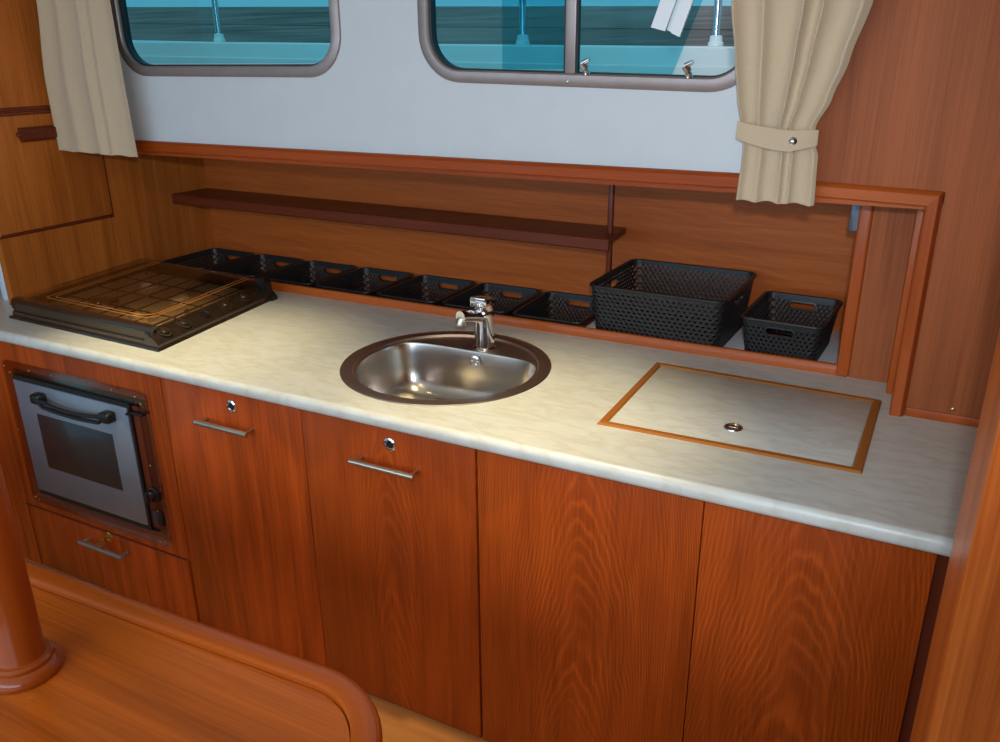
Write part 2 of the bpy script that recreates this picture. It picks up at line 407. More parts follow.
# ------------------------------------------------------------------ lockers in the left wall
def locker(y0, y1, z0, z1, lab, handle):
    t = thing('locker_door', lab, 'locker door', (XL, (y0+y1)/2, z0), 'locker doors in the left wall')
    b = B(); box(b, (XL-.001, y0, z0), (XL+.004, y1, z1), .0015)
    obj('door_panel', b, LEFTW, t)
    b = B()
    e = .0062
    for a, c in (((XL-.001, y0-e, z0-e), (XL+.0015, y1+e, z0-.0005)), ((XL-.001, y0-e, z1+.0005), (XL+.0015, y1+e, z1+e)), ((XL-.001, y1+.0005, z0-e), (XL+.0015, y1+e, z1+e))):
        box(b, a, c)
    b2 = b; obj('edge_bead', b2, DARKW, t)
    for za, zb in ((z1-.0075, z1-.001), (z0+.001, z0+.0075)):
        b = B(); box(b, (XL+.003, y0, za), (XL+.0058, y1, zb), .001); obj('edge_strip', b, DARKV, t)
    if handle:
        b = B(); prism(b, [(0, 0), (.010, -.004), (.024, .006), (.024, .038), (.010, .044), (0, .044)],
                       lambda x, z: (XL+.003+x, .352, 1.449+z), lambda x, z: (XL+.003+x, .492, 1.449+z))
        lathe(b, (XL+.014, .352, 1.470), [(.012, 0), (.009, .010), (.003, .013)], 14, (0, -1, 0)); obj('handle', b, DARKW, t)
locker(.214, .668, 1.14, 1.540, 'lower teak locker door in left wall, with dark wooden finger handle', True)
locker(.214, .668, 1.553, 2.10, 'upper teak locker door in left wall, partly behind the cream curtain', False)
b = B(); lathe(b, (-2.062, .27, ZT), [(.034, 0), (.036, .01), (.036, .12), (.028, .15), (.013, .17), (.013, .20), (.016, .201), (.016, .222), (.012, .226)], 24)
tag(obj('bottle', b, CREAMB), 'pale bluish bottle at the far left end of the worktop, beside the left wall', 'bottle')

# ------------------------------------------------------------------ shelf, upright
t = thing('wall_shelf', 'dark mahogany shelf running along the back of the recess', 'shelf', (-.98, 1.05, 1.14))
b = B()
loft(b, [[(XL, .972, 1.139), (XL, .968, 1.143), (XL, .968, 1.176), (XL, .974, 1.180), (XL, Y2, 1.178), (XL, Y2, 1.160), (XL, .99, 1.160), (XL, .985, 1.139)],
         [(-.012, .907, 1.140), (-.012, .903, 1.144), (-.012, .903, 1.176), (-.012, .909, 1.181), (-.046, Y2, 1.166), (-.046, Y2, 1.146), (-.015, .925, 1.160), (-.012, .92, 1.140)]], True, True, True)
obj('shelf_board', b, DARKW, t)
b = B(); lathe(b, (-.022, .9035, 1.168), [(.004, 0), (.003, .001)], 10, (0, -1, 0)); obj('plug', b, DARKV, t)
b = B(); box(b, (-.055, 1.005, ZT-.02), (-.038, 1.022, 1.40), .004, 3)
tag(obj('shelf_post', b, DARKV), 'slim dark mahogany upright at the right end of the long shelf', 'post')
b = B(); box(b, (.680, .79, 1.285), (.700, .80, 1.37), .003); box(b, (.690, .775, 1.29), (.704, .80, 1.365))
tag(obj('latch_plate', b, METALG), 'small grey metal latch plate at the top right of the recess', 'latch')

# ------------------------------------------------------------------ worktop (hole for the sink)
SC, SR = Vector((-.285, .368)), .297
def worktop():
    bm = B(); z = ZT
    outer = [(GX[0]-.25, .0), (1.06, .0), (1.06, Y0), (.86, Y0), (.86, Y1), (XL, Y1), (XL, .2), (GX[0]-.25, .2)]
    outer = [(-2.48, .008), (1.06, .008), (1.06, Y0), (.86, Y0), (.86, Y1), (XL, Y1), (XL, .20), (XL-.03, .20), (XL-.03, .44), (-2.48, .44)]
    hole = [(SC.x+.272*cos(2*pi*k/64), SC.y+.272*sin(2*pi*k/64)) for k in range(64)]
    E = []
    for Lp in (outer, hole):
        vs = [bm.verts.new((p[0], p[1], z)) for p in Lp]
        for i in range(len(vs)): E.append(bm.edges.new((vs[i], vs[(i+1) % len(vs)])))
    bmesh.ops.triangle_fill(bm, edges=E, use_beauty=True)
    r = bmesh.ops.extrude_face_region(bm, geom=list(bm.faces))
    for v in [g for g in r['geom'] if isinstance(g, bmesh.types.BMVert)]: v.co.z -= .036
    # rounded front nosing
    pr = [(.008, 0), (.002, -.0015), (-.004, -.006), (-.007, -.013), (-.007, -.026), (-.004, -.033), (.002, -.037), (.010, -.038), (.03, -.038), (.03, -.004)]
    prism(bm, pr, lambda y, zz: (-2.48, y, z+zz), lambda y, zz: (1.06, y, z+zz))
    return bm
tag(obj('worktop', worktop(), LAM, angle=50), 'long cream mottled laminate worktop with rounded front edge over the teak cabinets', 'worktop')

# ------------------------------------------------------------------ hatch in the worktop
t = thing('worktop_hatch', 'rectangular cream hatch with teak edging let into right end of the worktop', 'hatch', (.53, .41, ZT))
HQ = [(.240, .180), (.822, .192), (.828, .624), (.240, .640)]   # FL FR BR BL outer
def inset(q, d):
    c = Vector((sum(p[0] for p in q)/4, sum(p[1] for p in q)/4))
    out = []
    n = 4
    for i in range(4):
        p0, p1, p2 = Vector(q[i-1]), Vector(q[i]), Vector(q[(i+1) % 4])
        e1 = (p1-p0).normalized(); e2 = (p2-p1).normalized()
        n1 = Vector((-e1.y, e1.x)); n2 = Vector((-e2.y, e2.x))
        bis = (n1+n2).normalized(); out.append(p1 + bis*(d/bis.dot(n1)))
    return out
w = .021
L0, L1, L2, L3 = inset(HQ, 0), inset(HQ, .004), inset(HQ, w-.004), inset(HQ, w)
for i in range(4):
    j = (i+1) % 4; b = B()
    def sec(k): return [(*L0[k], ZT), (*L1[k], ZT+.005), (*L2[k], ZT+.005), (*L3[k], ZT+.0015), (*L3[k], ZT)]
    loft(b, [sec(i), sec(j)], True, True, True)
    obj('edging', b, EDGEX if i % 2 == 0 else EDGEY, t)
b = B(); q = inset(HQ, w+.0015); q2 = inset(HQ, w+.003)
loft(b, [[(*p, ZT) for p in q], [(*p, ZT+.0022) for p in q], [(*p, ZT+.003) for p in q2]], True, True, True); obj('hatch_lid', b, LAM, t)
b = B(); lathe(b, (.534, .296, ZT+.0028), [(.022, 0), (.021, .003), (.016, .0035), (.014, .0015), (.004, .001)], 28); fp = obj('finger_pull', b, HANDM, t)
b = B(); lathe(b, (.534, .296, ZT+.0036), [(.013, 0), (.011, .0012)], 20); box(b, (.523, .294, ZT+.0045), (.545, .298, ZT+.0062), .0005); obj('turn_button', b, FLANGE, fp)

# ------------------------------------------------------------------ sink
t = thing('sink', 'round stainless steel sink with D-shaped bowl set in the worktop', 'sink', (SC.x, SC.y, ZT))
NS = 96
def circ(r, z): return [(SC.x+r*cos(2*pi*k/NS), SC.y+r*sin(2*pi*k/NS), z) for k in range(NS)]
YB = .512
def dshape(sc, z, R=.252, yb=YB, dy=0.0):
    """D outline: circle cut by soft wavy line at the back, star-shaped about SC"""
    out = []
    for k in range(NS):
        a = 2*pi*k/NS; c, s = cos(a), sin(a); rr_ = R
        if s > 0:
            x_ = c*R
            yline = (yb-SC.y) + .012*sin((c*R/s*.5)*0+a*1.0)*0
            d = yline/s if s > 1e-4 else 9
            p = 9.0
            rr_ = (R**-p + d**-p)**(-1/p)
        out.append((SC.x + c*rr_*sc, SC.y + dy + s*rr_*sc, z))
    return out
b = B()
loft(b, [circ(SR, ZT+.0005), circ(SR-.002, ZT+.003), circ(SR-.018, ZT+.0042), circ(.262, ZT+.0025), circ(.258, ZT-.004), ], True)
obj('rim', b, FLANGE, t)
b = B(); loft(b, [circ(.258, ZT-.004), dshape(1.018, ZT-.0045), dshape(1.006, ZT-.005), dshape(1.0, ZT-.007)], True); obj('tap_ledge', b, FLANGE, t)
b = B()
lev = [(1.0, -.007), (.992, -.014), (.975, -.04), (.95, -.08), (.915, -.115), (.85, -.142), (.74, -.158), (.5, -.166), (.2, -.170), (.11, -.171)]
loft(b, [dshape(s, ZT+z, dy=-.02*(1-s)) for s, z in lev], True); bw = obj('bowl', b, STEEL, t, angle=60)
b = B(); lathe(b, (SC.x, SC.y-.018, ZT-.174), [(.040, .003), (.036, .006), (.028, .003), (.012, .004)], 28); obj('drain', b, CHROME, bw)
b = B(); lathe(b, (-.268, .5045, ZT-.032), [(.018, 0), (.018, .003), (.014, .005), (.012, .0025), (.006, .0025), (.005, .005)], 24, (0, -1, -.12))
for k in range(6):
    a = k*pi/3; tube(b, [(-.268+.006*cos(a), .5015, ZT-.032+.006*sin(a)), (-.268+.012*cos(a), .5005, ZT-.032+.012*sin(a))], .0012, 6)
obj('overflow', b, CHROME, bw)

# ------------------------------------------------------------------ tap
TX, TY = -.262, .553
t = thing('tap', 'short chrome mixer tap standing on the back ledge of the sink', 'tap', (TX, TY, ZT))
zt0 = ZT-.004
b = B(); lathe(b, (TX, TY, zt0), [(.034, 0), (.034, .004), (.030, .008), (.029, .05), (.0295, .100), (.030, .112), (.028, .118), (.012, .120)], 32); obj('body', b, CHROME, t)
b = B(); tube(b, [(TX, TY-.008, zt0+.098), (TX-.012, TY-.040, zt0+.108), (TX-.024, TY-.075, zt0+.116), (TX-.028, TY-.092, zt0+.117)], [.020, .019, .0185, .018], 20)
sp = obj('spout', b, CHROME, t)
b = B(); lathe(b, (TX-.027, TY-.082, zt0+.110), [(.015, 0), (.0155, .016), (.014, .022), (.009, .022)], 20, (-.15, -.35, -1)); obj('aerator', b, HANDM, sp)
b = B(); lathe(b, (TX, TY, zt0+.119), [(.0275, 0), (.0285, .004), (.0285, .018), (.022, .022)], 28)
box(b, (TX-.027, TY-.040, zt0+.134), (TX+.027, TY+.026, zt0+.158), .006, 3)
for v in b.verts:
    if v.co.z > zt0+.1405: v.co.z += (TY+.0-v.co.y)*.22
obj('lever', b, CHROME, t)

# ------------------------------------------------------------------ hob with smoked glass lid
HC = [Vector((-1.835, .108)), Vector((-1.110, .086)), Vector((-1.192, .690)), Vector((-1.925, .748))]
def H(s, t_, z):
    a = HC[0].lerp(HC[1], s); c = HC[3].lerp(HC[2], s); p = a.lerp(c, t_); return Vector((p.x, p.y, ZT+z))
t = thing('hob', 'low gas hob under a smoked glass lid with gold lines, left end of worktop', 'hob', (-1.51, .40, ZT))
def hquad(b, s0, s1, t0, t1, z0, z1, ins=0.0):
    lo = [H(s0, t0, z0), H(s1, t0, z0), H(s1, t1, z0), H(s0, t1, z0)]
    hi = [H(s0+ins, t0+ins, z1), H(s1-ins, t0+ins, z1), H(s1-ins, t1-ins, z1), H(s0+ins, t1-ins, z1)]
    loft(b, [lo, hi], True, True, True)
b = B(); hquad(b, -.006, 1.006, -.010, 1.0, 0, .008, .004)
obj('base_flange', b, HOBM, t)
b = B(); hquad(b, .024, .915, .032, .972, .0082, .012, .001); obj('tray', b, HOBT, t)
# side walls of the tray (front, left, back) and the sloping control strip at the right
b = B()
for q in ((.01, .992, .006, .018), (.01, .925, .018, .030), (.01, .925, .975, .99)): hquad(b, q[0], q[1], q[2], q[3], .008, .050 if q[1] < .95 else .022)
hquad(b, .01, .022, .018, .99, .008, .050)
obj('tray_wall', b, BRONZE, t)
b = B()
def cs(t_): return [H(.918, t_, .008), H(.998, t_, .008), H(.998, t_, .018), H(.99, t_, .023), H(.930, t_, .050), H(.918, t_, .050)]
loft(b, [cs(.004), cs(.995)], True, True, True); cp = obj('control_strip', b, HOBM, t)
un = Vector((.40, .05, .9)).normalized()
for k, tt in enumerate((.10, .245, .41, .585, .75)):
    c0 = H(.960, tt, .0385)
    b = B(); R_ = .024 if k != 2 else .017
    lathe(b, c0 - un*.001, [(R_, 0), (R_, .0025), (R_-.003, .003), (R_-.004, .0015)], 28, un)
    if k != 2:
        lathe(b, c0, [(.014, 0), (.0145, .006), (.012, .0095)], 24, un)
    obj('knob', b, [BRONZE if k != 2 else BLACK], cp)
# burners and grid
for k, (s, tt, R_) in enumerate(((.30, .36, .05), (.62, .62, .038), (.28, .74, .034), (.60, .30, .03))):
    b = B(); c0 = H(s, tt, .012); lathe(b, c0, [(R_, 0), (R_, .010), (R_*.8, .014), (R_*.78, .018), (R_*.1, .020)], 28)
    obj('burner', b, STEEL if k == 0 else HOBT, t)
b = B()
for s in (.10, .24, .36, .48, .60, .72, .84): tube(b, [H(s, .10, .034), H(s, .92, .034)], .0028, 8)
for tt in (.10, .30, .51, .72, .92): tube(b, [H(.08, tt, .034), H(.86, tt, .034)], .0028, 8)
for s, tt in ((.08, .10), (.86, .10), (.86, .92), (.08, .92)): tube(b, [H(s, tt, .012), H(s, tt, .036)], .003, 8)
obj('pan_grid', b, GRILL, t)
# lid: smoked glass plate, rolled front lip, gold lines, hinge
b = B(); hquad(b, -.0, .945, .050, .992, .0555, .0605); ld = obj('lid', b, SMOKE, t, smooth=False)
b = B()
lipp = [(.000, .030), (-.002, .040), (.002, .054), (.012, .062), (.045, .0625), (.055, .060), (.055, .056), (.02, .050), (.012, .036)]
loft(b, [[H(-.004, .020+a, z) for a, z in lipp], [H(.948, .020+a, z) for a, z in lipp]], True, True, True); obj('front_lip', b, HOBM, ld)
for off in (0, .028):
    s0, s1, t0, t1, rr0 = .135+off, .845-off, .130+off*1.1, .965, .07
    pts = [(s0, t1)] + [(s0+rr0*.3*(1-cos(a)), t0+rr0*.3*(1-sin(a))) for a in [k*pi/12 for k in range(7)]] + [(s1-rr0*(1-sin(a)), t0+rr0*(1-cos(a))) for a in [k*pi/16 for k in range(9)]] + [(s1, t1)]
    b = B(); ww = .0040
    loops = []
    for i, (s, tt) in enumerate(pts):
        p = H(s, tt, .0606); q0 = H(*pts[max(i-1, 0)], .0606); q1 = H(*pts[min(i+1, len(pts)-1)], .0606)
        d = (q1-q0).normalized(); nn = Vector((-d.y, d.x, 0))*ww/2
        loops.append([p-nn, p+nn, p+nn+Vector((0, 0, .0005)), p-nn+Vector((0, 0, .0005))])
    loft(b, loops, True, True, True); obj('gold_line', b, GOLD, ld)
b = B()
def hb(s0, s1, t0, t1, z0, z1): hquad(b, s0, s1, t0, t1, z0, z1, .002)
hb(.935, .995, .915, .975, .010, .072); hb(.925, .985, .92, .97, .058, .078); hb(.985, 1.02, .93, .985, .0, .016)
obj('hinge', b, BLACK, t)
for s, tt in ((.88, .24), (.88, .27)):
    pass
b = B(); lathe(b, H(.80, .46, .013), [(.010, 0), (.010, .012), (.004, .016)], 14); obj('igniter', b, BRASS, t)

# ------------------------------------------------------------------ base cabinets
YF = .020
def bar_handle(parent, x, z, L=.192, mat=HANDM, name='handle'):
    b = B(); r = .0078
    tube(b, [(x-L/2, YF-.034, z), (x+L/2, YF-.034, z)], r, 16)
    for s in (-1, 1): tube(b, [(x+s*(L/2-.012), YF-.034, z), (x+s*(L/2-.012), YF+.001, z)], .0055, 12)
    obj(name, b, mat, parent)
def lock(parent, x, z, brass=False):
    b = B(); lathe(b, (x, YF, z), [(.018, 0), (.018, .003), (.014, .005), (.0125, .002), (.001, .002)], 28, (0, -1, 0)); lk = obj('lock', b, CHROME if not brass else BRASS, parent)
    b = B(); lathe(b, (x, YF-.0018, z), [(.011, 0), (.010, .001), (.001, .001)], 20, (0, -1, 0)); obj('lock_core', b, BLACK if not brass else BRASS, lk)
    if brass:
        b = B(); box(b, (x-.003, YF-.030, z-.002), (x+.003, YF-.002, z+.002), .0008); lathe(b, (x+.004, YF-.034, z-.004), [(.014, -.0015), (.014, .0015)], 18, (.5, 0, .3)); obj('key', b, BRASS, lk)
def carcass(parent, x0, x1, mat=TEAK):
    b = B(); box(b, (x0+.0005, YF+.0205, -.03), (x1-.0005, YF+.03, ZT-.04)); 
    for xx in (x0+.0005, x1-.0125): box(b, (xx, YF+.022, -.03), (xx+.012, .20, ZT-.04))
    obj('carcass', b, mat, parent)
def door(parent, x0, x1, z0, z1, mat, name='door', g=.0012):
    b = B(); box(b, (x0+g, YF, z0+g), (x1-g, YF+.0195, z1-.001), .0012)
    return obj(name, b, mat, parent, origin=((x0+x1)/2, YF, (z0+z1)/2))

c = thing('oven_cabinet', 'teak cabinet housing the oven above a small drawer', 'cabinet', ((GX[0]+GX[1])/2, .1, 0))
x0, x1 = GX[0]-.0, GX[1]
carcass(c, x0, x1)
# face panel round the oven, with opening
OX0, OX1, OZ0, OZ1 = -1.745, -1.125, .285, .765
bm = B(); outer = [(x0, .232), (x1-.002, .232), (x1-.002, ZT-.039), (x0, ZT-.039)]; hole = [(OX0, OZ0), (OX1, OZ0), (OX1, OZ1), (OX0, OZ1)]
E = []
for Lp in (outer, hole):
    vs = [bm.verts.new((p[0], YF, p[1])) for p in Lp]
    for i in range(4): E.append(bm.edges.new((vs[i], vs[(i+1) % 4])))
bmesh.ops.triangle_fill(bm, edges=E, use_beauty=True)
r = bmesh.ops.extrude_face_region(bm, geom=list(bm.faces))
for v in [g for g in r['geom'] if isinstance(g, bmesh.types.BMVert)]: v.co.y += .018
obj('face_panel', bm, TEAK, c, smooth=False)
dr = door(c, x0+.01, x1-.01, -.026, .226, TEAK, 'drawer')
bar_handle(dr, -1.430, .176, .21, WINMET); lock(dr, -1.418, .212, True)
b = B(); box(b, (x0, YF-.003, .226), (x1-.02, YF+.016, .232), .001); obj('divider', b, DARKW, c)

# oven itself
o = thing('oven', 'small built-in oven with grey blue door, dark window and curved black handle', 'oven', (-1.44, .05, .27))
b = B(); box(b, (OX0+.002, YF+.012, OZ0+.002), (OX1-.002, YF+.018, OZ1-.002)); box(b, (OX0+.004, YF+.018, OZ0+.004), (OX1-.004, .45, OZ1-.004)); obj('housing', b, BLACK, o)
dx0, dx1, dz0, dz1 = -1.735, -1.196, .322, .730
b = B(); box(b, (dx0, YF-.014, dz0), (dx1, YF+.006, dz1), .003); od = obj('door', b, OVEND, o)
b = B(); box(b, (dx0-.002, YF-.010, dz0-.016), (dx1+.010, YF+.010, dz0+.001)); box(b, (dx0-.002, YF-.010, dz1-.001), (dx1+.010, YF+.010, dz1+.016)); box(b, (dx1-.001, YF-.010, dz0), (dx1+.010, YF+.010, dz1)); obj('door_surround', b, BLACK, o)
b = B(); box(b, (-1.645, YF-.0152, .427), (-1.283, YF-.013, .625), .0006); obj('window', b, OVENG, od)
b = B(); hx0, hx1, hz = -1.595, -1.270, .700
for k in (0, 1):
    pts = []
    for i in range(15):
        u = i/14; x = hx0+.01 + (hx1-hx0-.02)*u
        pts.append((x, YF-.040, hz - (.026 if k else .004)*1 - (.016 if k == 0 else .008)*sin(pi*u)))
    if k: pts[0] = (pts[0][0], pts[0][1], hz-.008); pts[-1] = (pts[-1][0], pts[-1][1], hz-.012)
    tube(b, pts, .0065, 10)
for x in (hx0, hx1): box(b, (x-.022, YF-.046, hz-.024), (x+.022, YF-.012, hz+.010), .008, 3)
box(b, (-1.455, YF-.045, hz-.038), (-1.435, YF-.034, hz-.014), .003)
obj('handle', b, BLACK, od)
b = B(); box(b, (dx1+.010, YF-.001, OZ0+.03), (OX1-.004, YF+.008, OZ1-.03)); pn = obj('control_panel', b, DARKV, o)
b = B(); lathe(b, (-1.152, YF-.001, .442), [(.026, 0), (.026, .006), (.020, .010), (.017, .026), (.012, .028)], 20, (0, -1, 0)); box(b, (-1.156, YF-.034, .424), (-1.148, YF-.008, .460), .002); kb = obj('knob', b, BLACK, pn)
b = B()
for k in range(10): tube(b, [(-1.152+.0215*cos(k*.63), YF-.0075, .442+.0215*sin(k*.63)), (-1.152+.0215*cos(k*.63), YF-.0105, .442+.0215*sin(k*.63))], .002, 6)
obj('knob_marks', b, CHROME, kb)
b = B()
box(b, (-1.172, YF-.004, .333), (-1.130, YF+.001, .383))
obj('vent_backing', b, BLACK, pn)
b = B()
for k in range(6): box(b, (-1.170+k*.0068, YF-.007, .335), (-1.1665+k*.0068, YF-.003, .381))
obj('vent_grille', b, METALG, pn)
b = B(); box(b, (-1.190, YF-.018, .716), (-1.125, YF-.004, .724), .001); tube(b, [(-1.195, YF-.016, .712), (-1.18, YF-.016, .722)], .005, 8); obj('door_catch', b, BLACK, o)
# clear acrylic surround with screws
def RR(d, z_): return None
b = B(); fx, fz, fhx, fhz = (-1.785-1.110)/2, (.262+.790)/2, (.675)/2, .528/2
R = lambda d, rr=.02: rrect(fx, fz, fhx+d, fhz+d, rr, 6)
loft(b, [loop3(R(0), YF-.0005), loop3(R(0), YF-.009), loop3(R(-.004), YF-.0115), loop3(R(-.036, .008), YF-.0115), loop3(R(-.040, .006), YF-.009), loop3(R(-.040, .006), YF-.0005)], True, wrap=True)
fr_ = obj('surround', b, ACRYL, o)
screws(fr_, [(-1.768, .772), (-1.745, .752), (-1.640, .775), (-1.530, .778), (-1.250, .779), (-1.150, .775), (-1.130, .755), (-1.135, .55), (-1.138, .39), (-1.126, .282), (-1.152, .275), (-1.765, .282), (-1.745, .275), (-1.772, .54)], YF-.0118, BRASS, .004)

c = thing('base_cabinet', 'teak cabinet door with bar handle and lock, next to the oven', 'cabinet', (-.78, .1, 0), 'base cabinets under the worktop')
carcass(c, GX[1], GX[2]); d = door(c, GX[1], GX[2], -.026, ZT-.042, TEAK); bar_handle(d, -.788, .757); lock(d, -.770, .814)
c = thing('base_cabinet', 'teak cabinet door with bar handle and lock, below the sink', 'cabinet', (-.26, .1, 0), 'base cabinets under the worktop')
carcass(c, GX[2], GX[3]); d = door(c, GX[2], GX[3], -.026, ZT-.042, wood('teak door veneer under sink', srgb(114, 48, 18), srgb(182, 90, 42), cath=.6, k=26, freq=80, contrast=.85, zoff=.1)); bar_handle(d, -.250, .757); lock(d, -.243, .812)
c = thing('base_cabinet', 'plain teak cabinet front with arched grain, just right of the sink door', 'cabinet', (.27, .1, 0), 'base cabinets under the worktop')
carcass(c, GX[3], GX[4]); door(c, GX[3]+.004, GX[4], -.026, ZT-.042, TEAKC, 'front_panel')
c = thing('base_cabinet', 'plain teak cabinet front with arched grain at the right end', 'cabinet', (.76, .1, 0), 'base cabinets under the worktop')
carcass(c, GX[4], GX[5]); door(c, GX[4], GX[5]-.010, -.026, ZT-.042, TEAKC2, 'front_panel')

b = B(); box(b, (GX[5]-.014, YF+.012, -.03), (1.10, YF+.04, ZT-.04)); struct('shadow_gap_filler', b, DARKV)  # dark filler stands in for the shadowed gap beside the bulkhead
b = B(); box(b, (-2.48, YF+.001, -.03), (GX[0]-.001, YF+.02, ZT-.04)); struct('trim_13', b, TEAK)
# ------------------------------------------------------------------ woven plastic baskets
def rr_u(u, a, b_, r, fr):
    """point and normal on rounded rect for u in 0..1; fr = reference (a,b,r) giving segment fractions. starts mid front(-y) edge going +x"""
    A, Bb, R_ = fr
    segs = [A-R_, R_*pi/2, 2*(Bb-R_), R_*pi/2, 2*(A-R_), R_*pi/2, 2*(Bb-R_), R_*pi/2, A-R_]
    T = sum(segs); d = (u % 1)*T; i = 0
    while i < 8 and d > segs[i]: d -= segs[i]; i += 1
    f = min(1, d/segs[i])
    ex, ey = a-r, b_-r
    if i == 0: return (ex*f, -b_), (0, -1)
    if i == 8: return (-ex*(1-f), -b_), (0, -1)
    if i == 2: return (a, -ey+2*ey*f), (1, 0)
    if i == 4: return (ex-2*ex*f, b_), (0, 1)
    if i == 6: return (-a, ey-2*ey*f), (-1, 0)
    cx_, cy_, a0 = {1: (ex, -ey, -90), 3: (ex, ey, 0), 5: (-ex, ey, 90), 7: (-ex, -ey, 180)}[i]
    an = radians(a0+90*f); return (cx_+r*cos(an), cy_+r*sin(an)), (cos(an), sin(an))

def basket_parts(a, b_, h, taper, r, pitch, rowp, handle_sides, hw=.036, hr=.0115, hz=None):
    """a,b_ half sizes at rim; returns bmeshes body, rim, base (origin at base centre)"""
    fr = (a, b_, r); P = 4*(a-r)+4*(b_-r)+2*pi*r; n = int(round(P/pitch)); hz = hz or h*.75
    def at(u, z, off=0.0):
        k = (1-z/h)*taper
        p, nn = rr_u(u, a-k, b_-k, r, fr); return Vector((p[0]+nn[0]*off, p[1]+nn[1]*off, z))
    def uof(side):   # centre u of side: 0 front, 1 right, 2 back, 3 left
        return (0, .25, .5, .75)[side]
    def hd(u, z):
        m_ = 9
        for s in handle_sides:
            du = (u-uof(s)+.5) % 1-.5; x = abs(du*P); q = hypot(max(0, x-hw), z-hz); m_ = min(m_, q)
        return m_
    body = B(); S = 4; rows = int((h-.014)/rowp); sh = rowp*.54; th = .0010; amp = .0012
    z00 = .006
    for i in range(rows):
        zc = z00 + rowp*(i+.5); ph = (i % 2)*pi
        prev = None; first = None; M = n*S
        cols = []
        for k in range(M):
            u = k/M; o_ = amp*cos(2*pi*k/S + ph)
            cols.append([body.verts.new(at(u, zc-sh/2, o_-th)), body.verts.new(at(u, zc-sh/2, o_+th)), body.verts.new(at(u, zc+sh/2, o_+th)), body.verts.new(at(u, zc+sh/2, o_-th))])
        for k in range(M):
            if hd((k+.5)/M, zc) < hr+.002: continue
            c0, c1 = cols[k], cols[(k+1) % M]
            for j in range(4):
                jj = (j+1) % 4; body.faces.new((c0[j], c1[j], c1[jj], c0[jj]))
        # bridges above this row
        if i < rows:
            zb0, zb1 = zc+sh/2-.0005, zc+rowp-sh/2+.0005
            for k in range(n):
                uc = (k+.5*(i % 2))/n; du = .5/n*.52
                if hd(uc, (zb0+zb1)/2) < hr+.002: continue
                lo = [at(uc-du, zb0, -th), at(uc+du, zb0, -th), at(uc+du, zb0, th), at(uc-du, zb0, th)]
                hi = [at(uc-du, zb1, -th), at(uc+du, zb1, -th), at(uc+du, zb1, th), at(uc-du, zb1, th)]
                loft(body, [lo, hi], True)
    # handle rings
    for s in handle_sides:
        inner = []; outer = []
        for k in range(28):
            an = 2*pi*k/28; cxx = hw if cos(an) > 0 else -hw
            inner.append((cxx+hr*cos(an), hz+hr*sin(an))); outer.append((cxx+(hr+.005)*cos(an), hz+(hr+.005)*sin(an)))
        u0 = uof(s)
        W_ = lambda q, off: [at(u0+x/P, z, off) for x, z in q]
        loft(body, [W_(inner, -.0035), W_(outer, -.0030), W_(outer, .0030), W_(inner, .0035)], True, wrap=True)
    M = 160
    rim = B(); zr0 = z00+rowp*rows
    prof_ = [(-.002, zr0-.004), (.002, zr0-.004), (.0025, h-.004), (.0075, h-.007), (.0085, h-.004), (.006, h), (.0, h+.0012), (-.0025, h-.001)]
    loft(rim, [[at(k/M, z, o_) for o_, z in prof_] for k in range(M)], True, wrap=True)
    base = B()
    L_ = lambda o_, z: [at(k/M, z, o_) for k in range(M)]
    loft(base, [L_(.0025, .008), L_(.0028, .002), L_(.0, 0), L_(-.008, 0)], True)
    lo = L_(-.008, 0); hi = L_(-.004, .004)
    loft(base, [lo], True, cap0=True); loft(base, [L_(.0025, .008), L_(-.0025, .008), hi], True, cap1=True)
    return body, rim, base

def build_basket(loc, rotz, lab, group, name, *a):
    t = thing(name, lab, 'basket', loc, group)
    body, rim, base = basket_parts(*a)
    for nm, bmx in (('woven_wall', body), ('rim', rim), ('base', base)):
        for v in bmx.verts: v.co += Vector(loc)
        obj(nm, bmx, BASK, t, origin=loc)
    t.rotation_euler = (0, 0, rotz); return t
def dup(t, loc, rotz, lab, group=None):
    r = t.copy(); COL.objects.link(r); r.location = loc; r.rotation_euler = (0, 0, rotz); r['label'] = lab
    if group: r['group'] = group
    for ch in list(t.children):
        c_ = ch.copy(); COL.objects.link(c_); c_.parent = r
    return r
build_basket((.190, .955, ZT), radians(-2), 'large black woven basket, the widest, standing at right of the shelf upright', None, 'storage_basket',
             .205, .188, .166, .016, .028, .0176, .0125, (1, 3), .030, .0115)
sm = build_basket((.552, .918, ZT), radians(-3), 'small black woven basket standing on the pale ledge at the right end', 'small woven baskets', 'small_basket',
             .108, .150, .128, .016, .022, .0150, .0118, (0, 2), .030, .0095)
ords = ['small black woven basket in the recess, against the left wall behind the hob', 'small black woven basket, second from the left wall', 'small black woven basket, third from the left wall',
        'small black woven basket, fourth from the left wall, right behind the worktop left of sink', 'small black woven basket behind left part of the sink, fifth from the left wall',
        'small black woven basket directly behind the tap', 'small black woven basket in the recess, beside the shelf upright and the large basket']
xsb = [-1.840, -1.565, -1.292, -1.020, -.742, -.468, -.197]
for k, x in enumerate(xsb):
    s = dup(sm, (x, .998, .788), radians(random.uniform(-1.5, 1.5)), ords[k], 'small woven baskets')
    s.scale = (1.12, 1, 1.0)

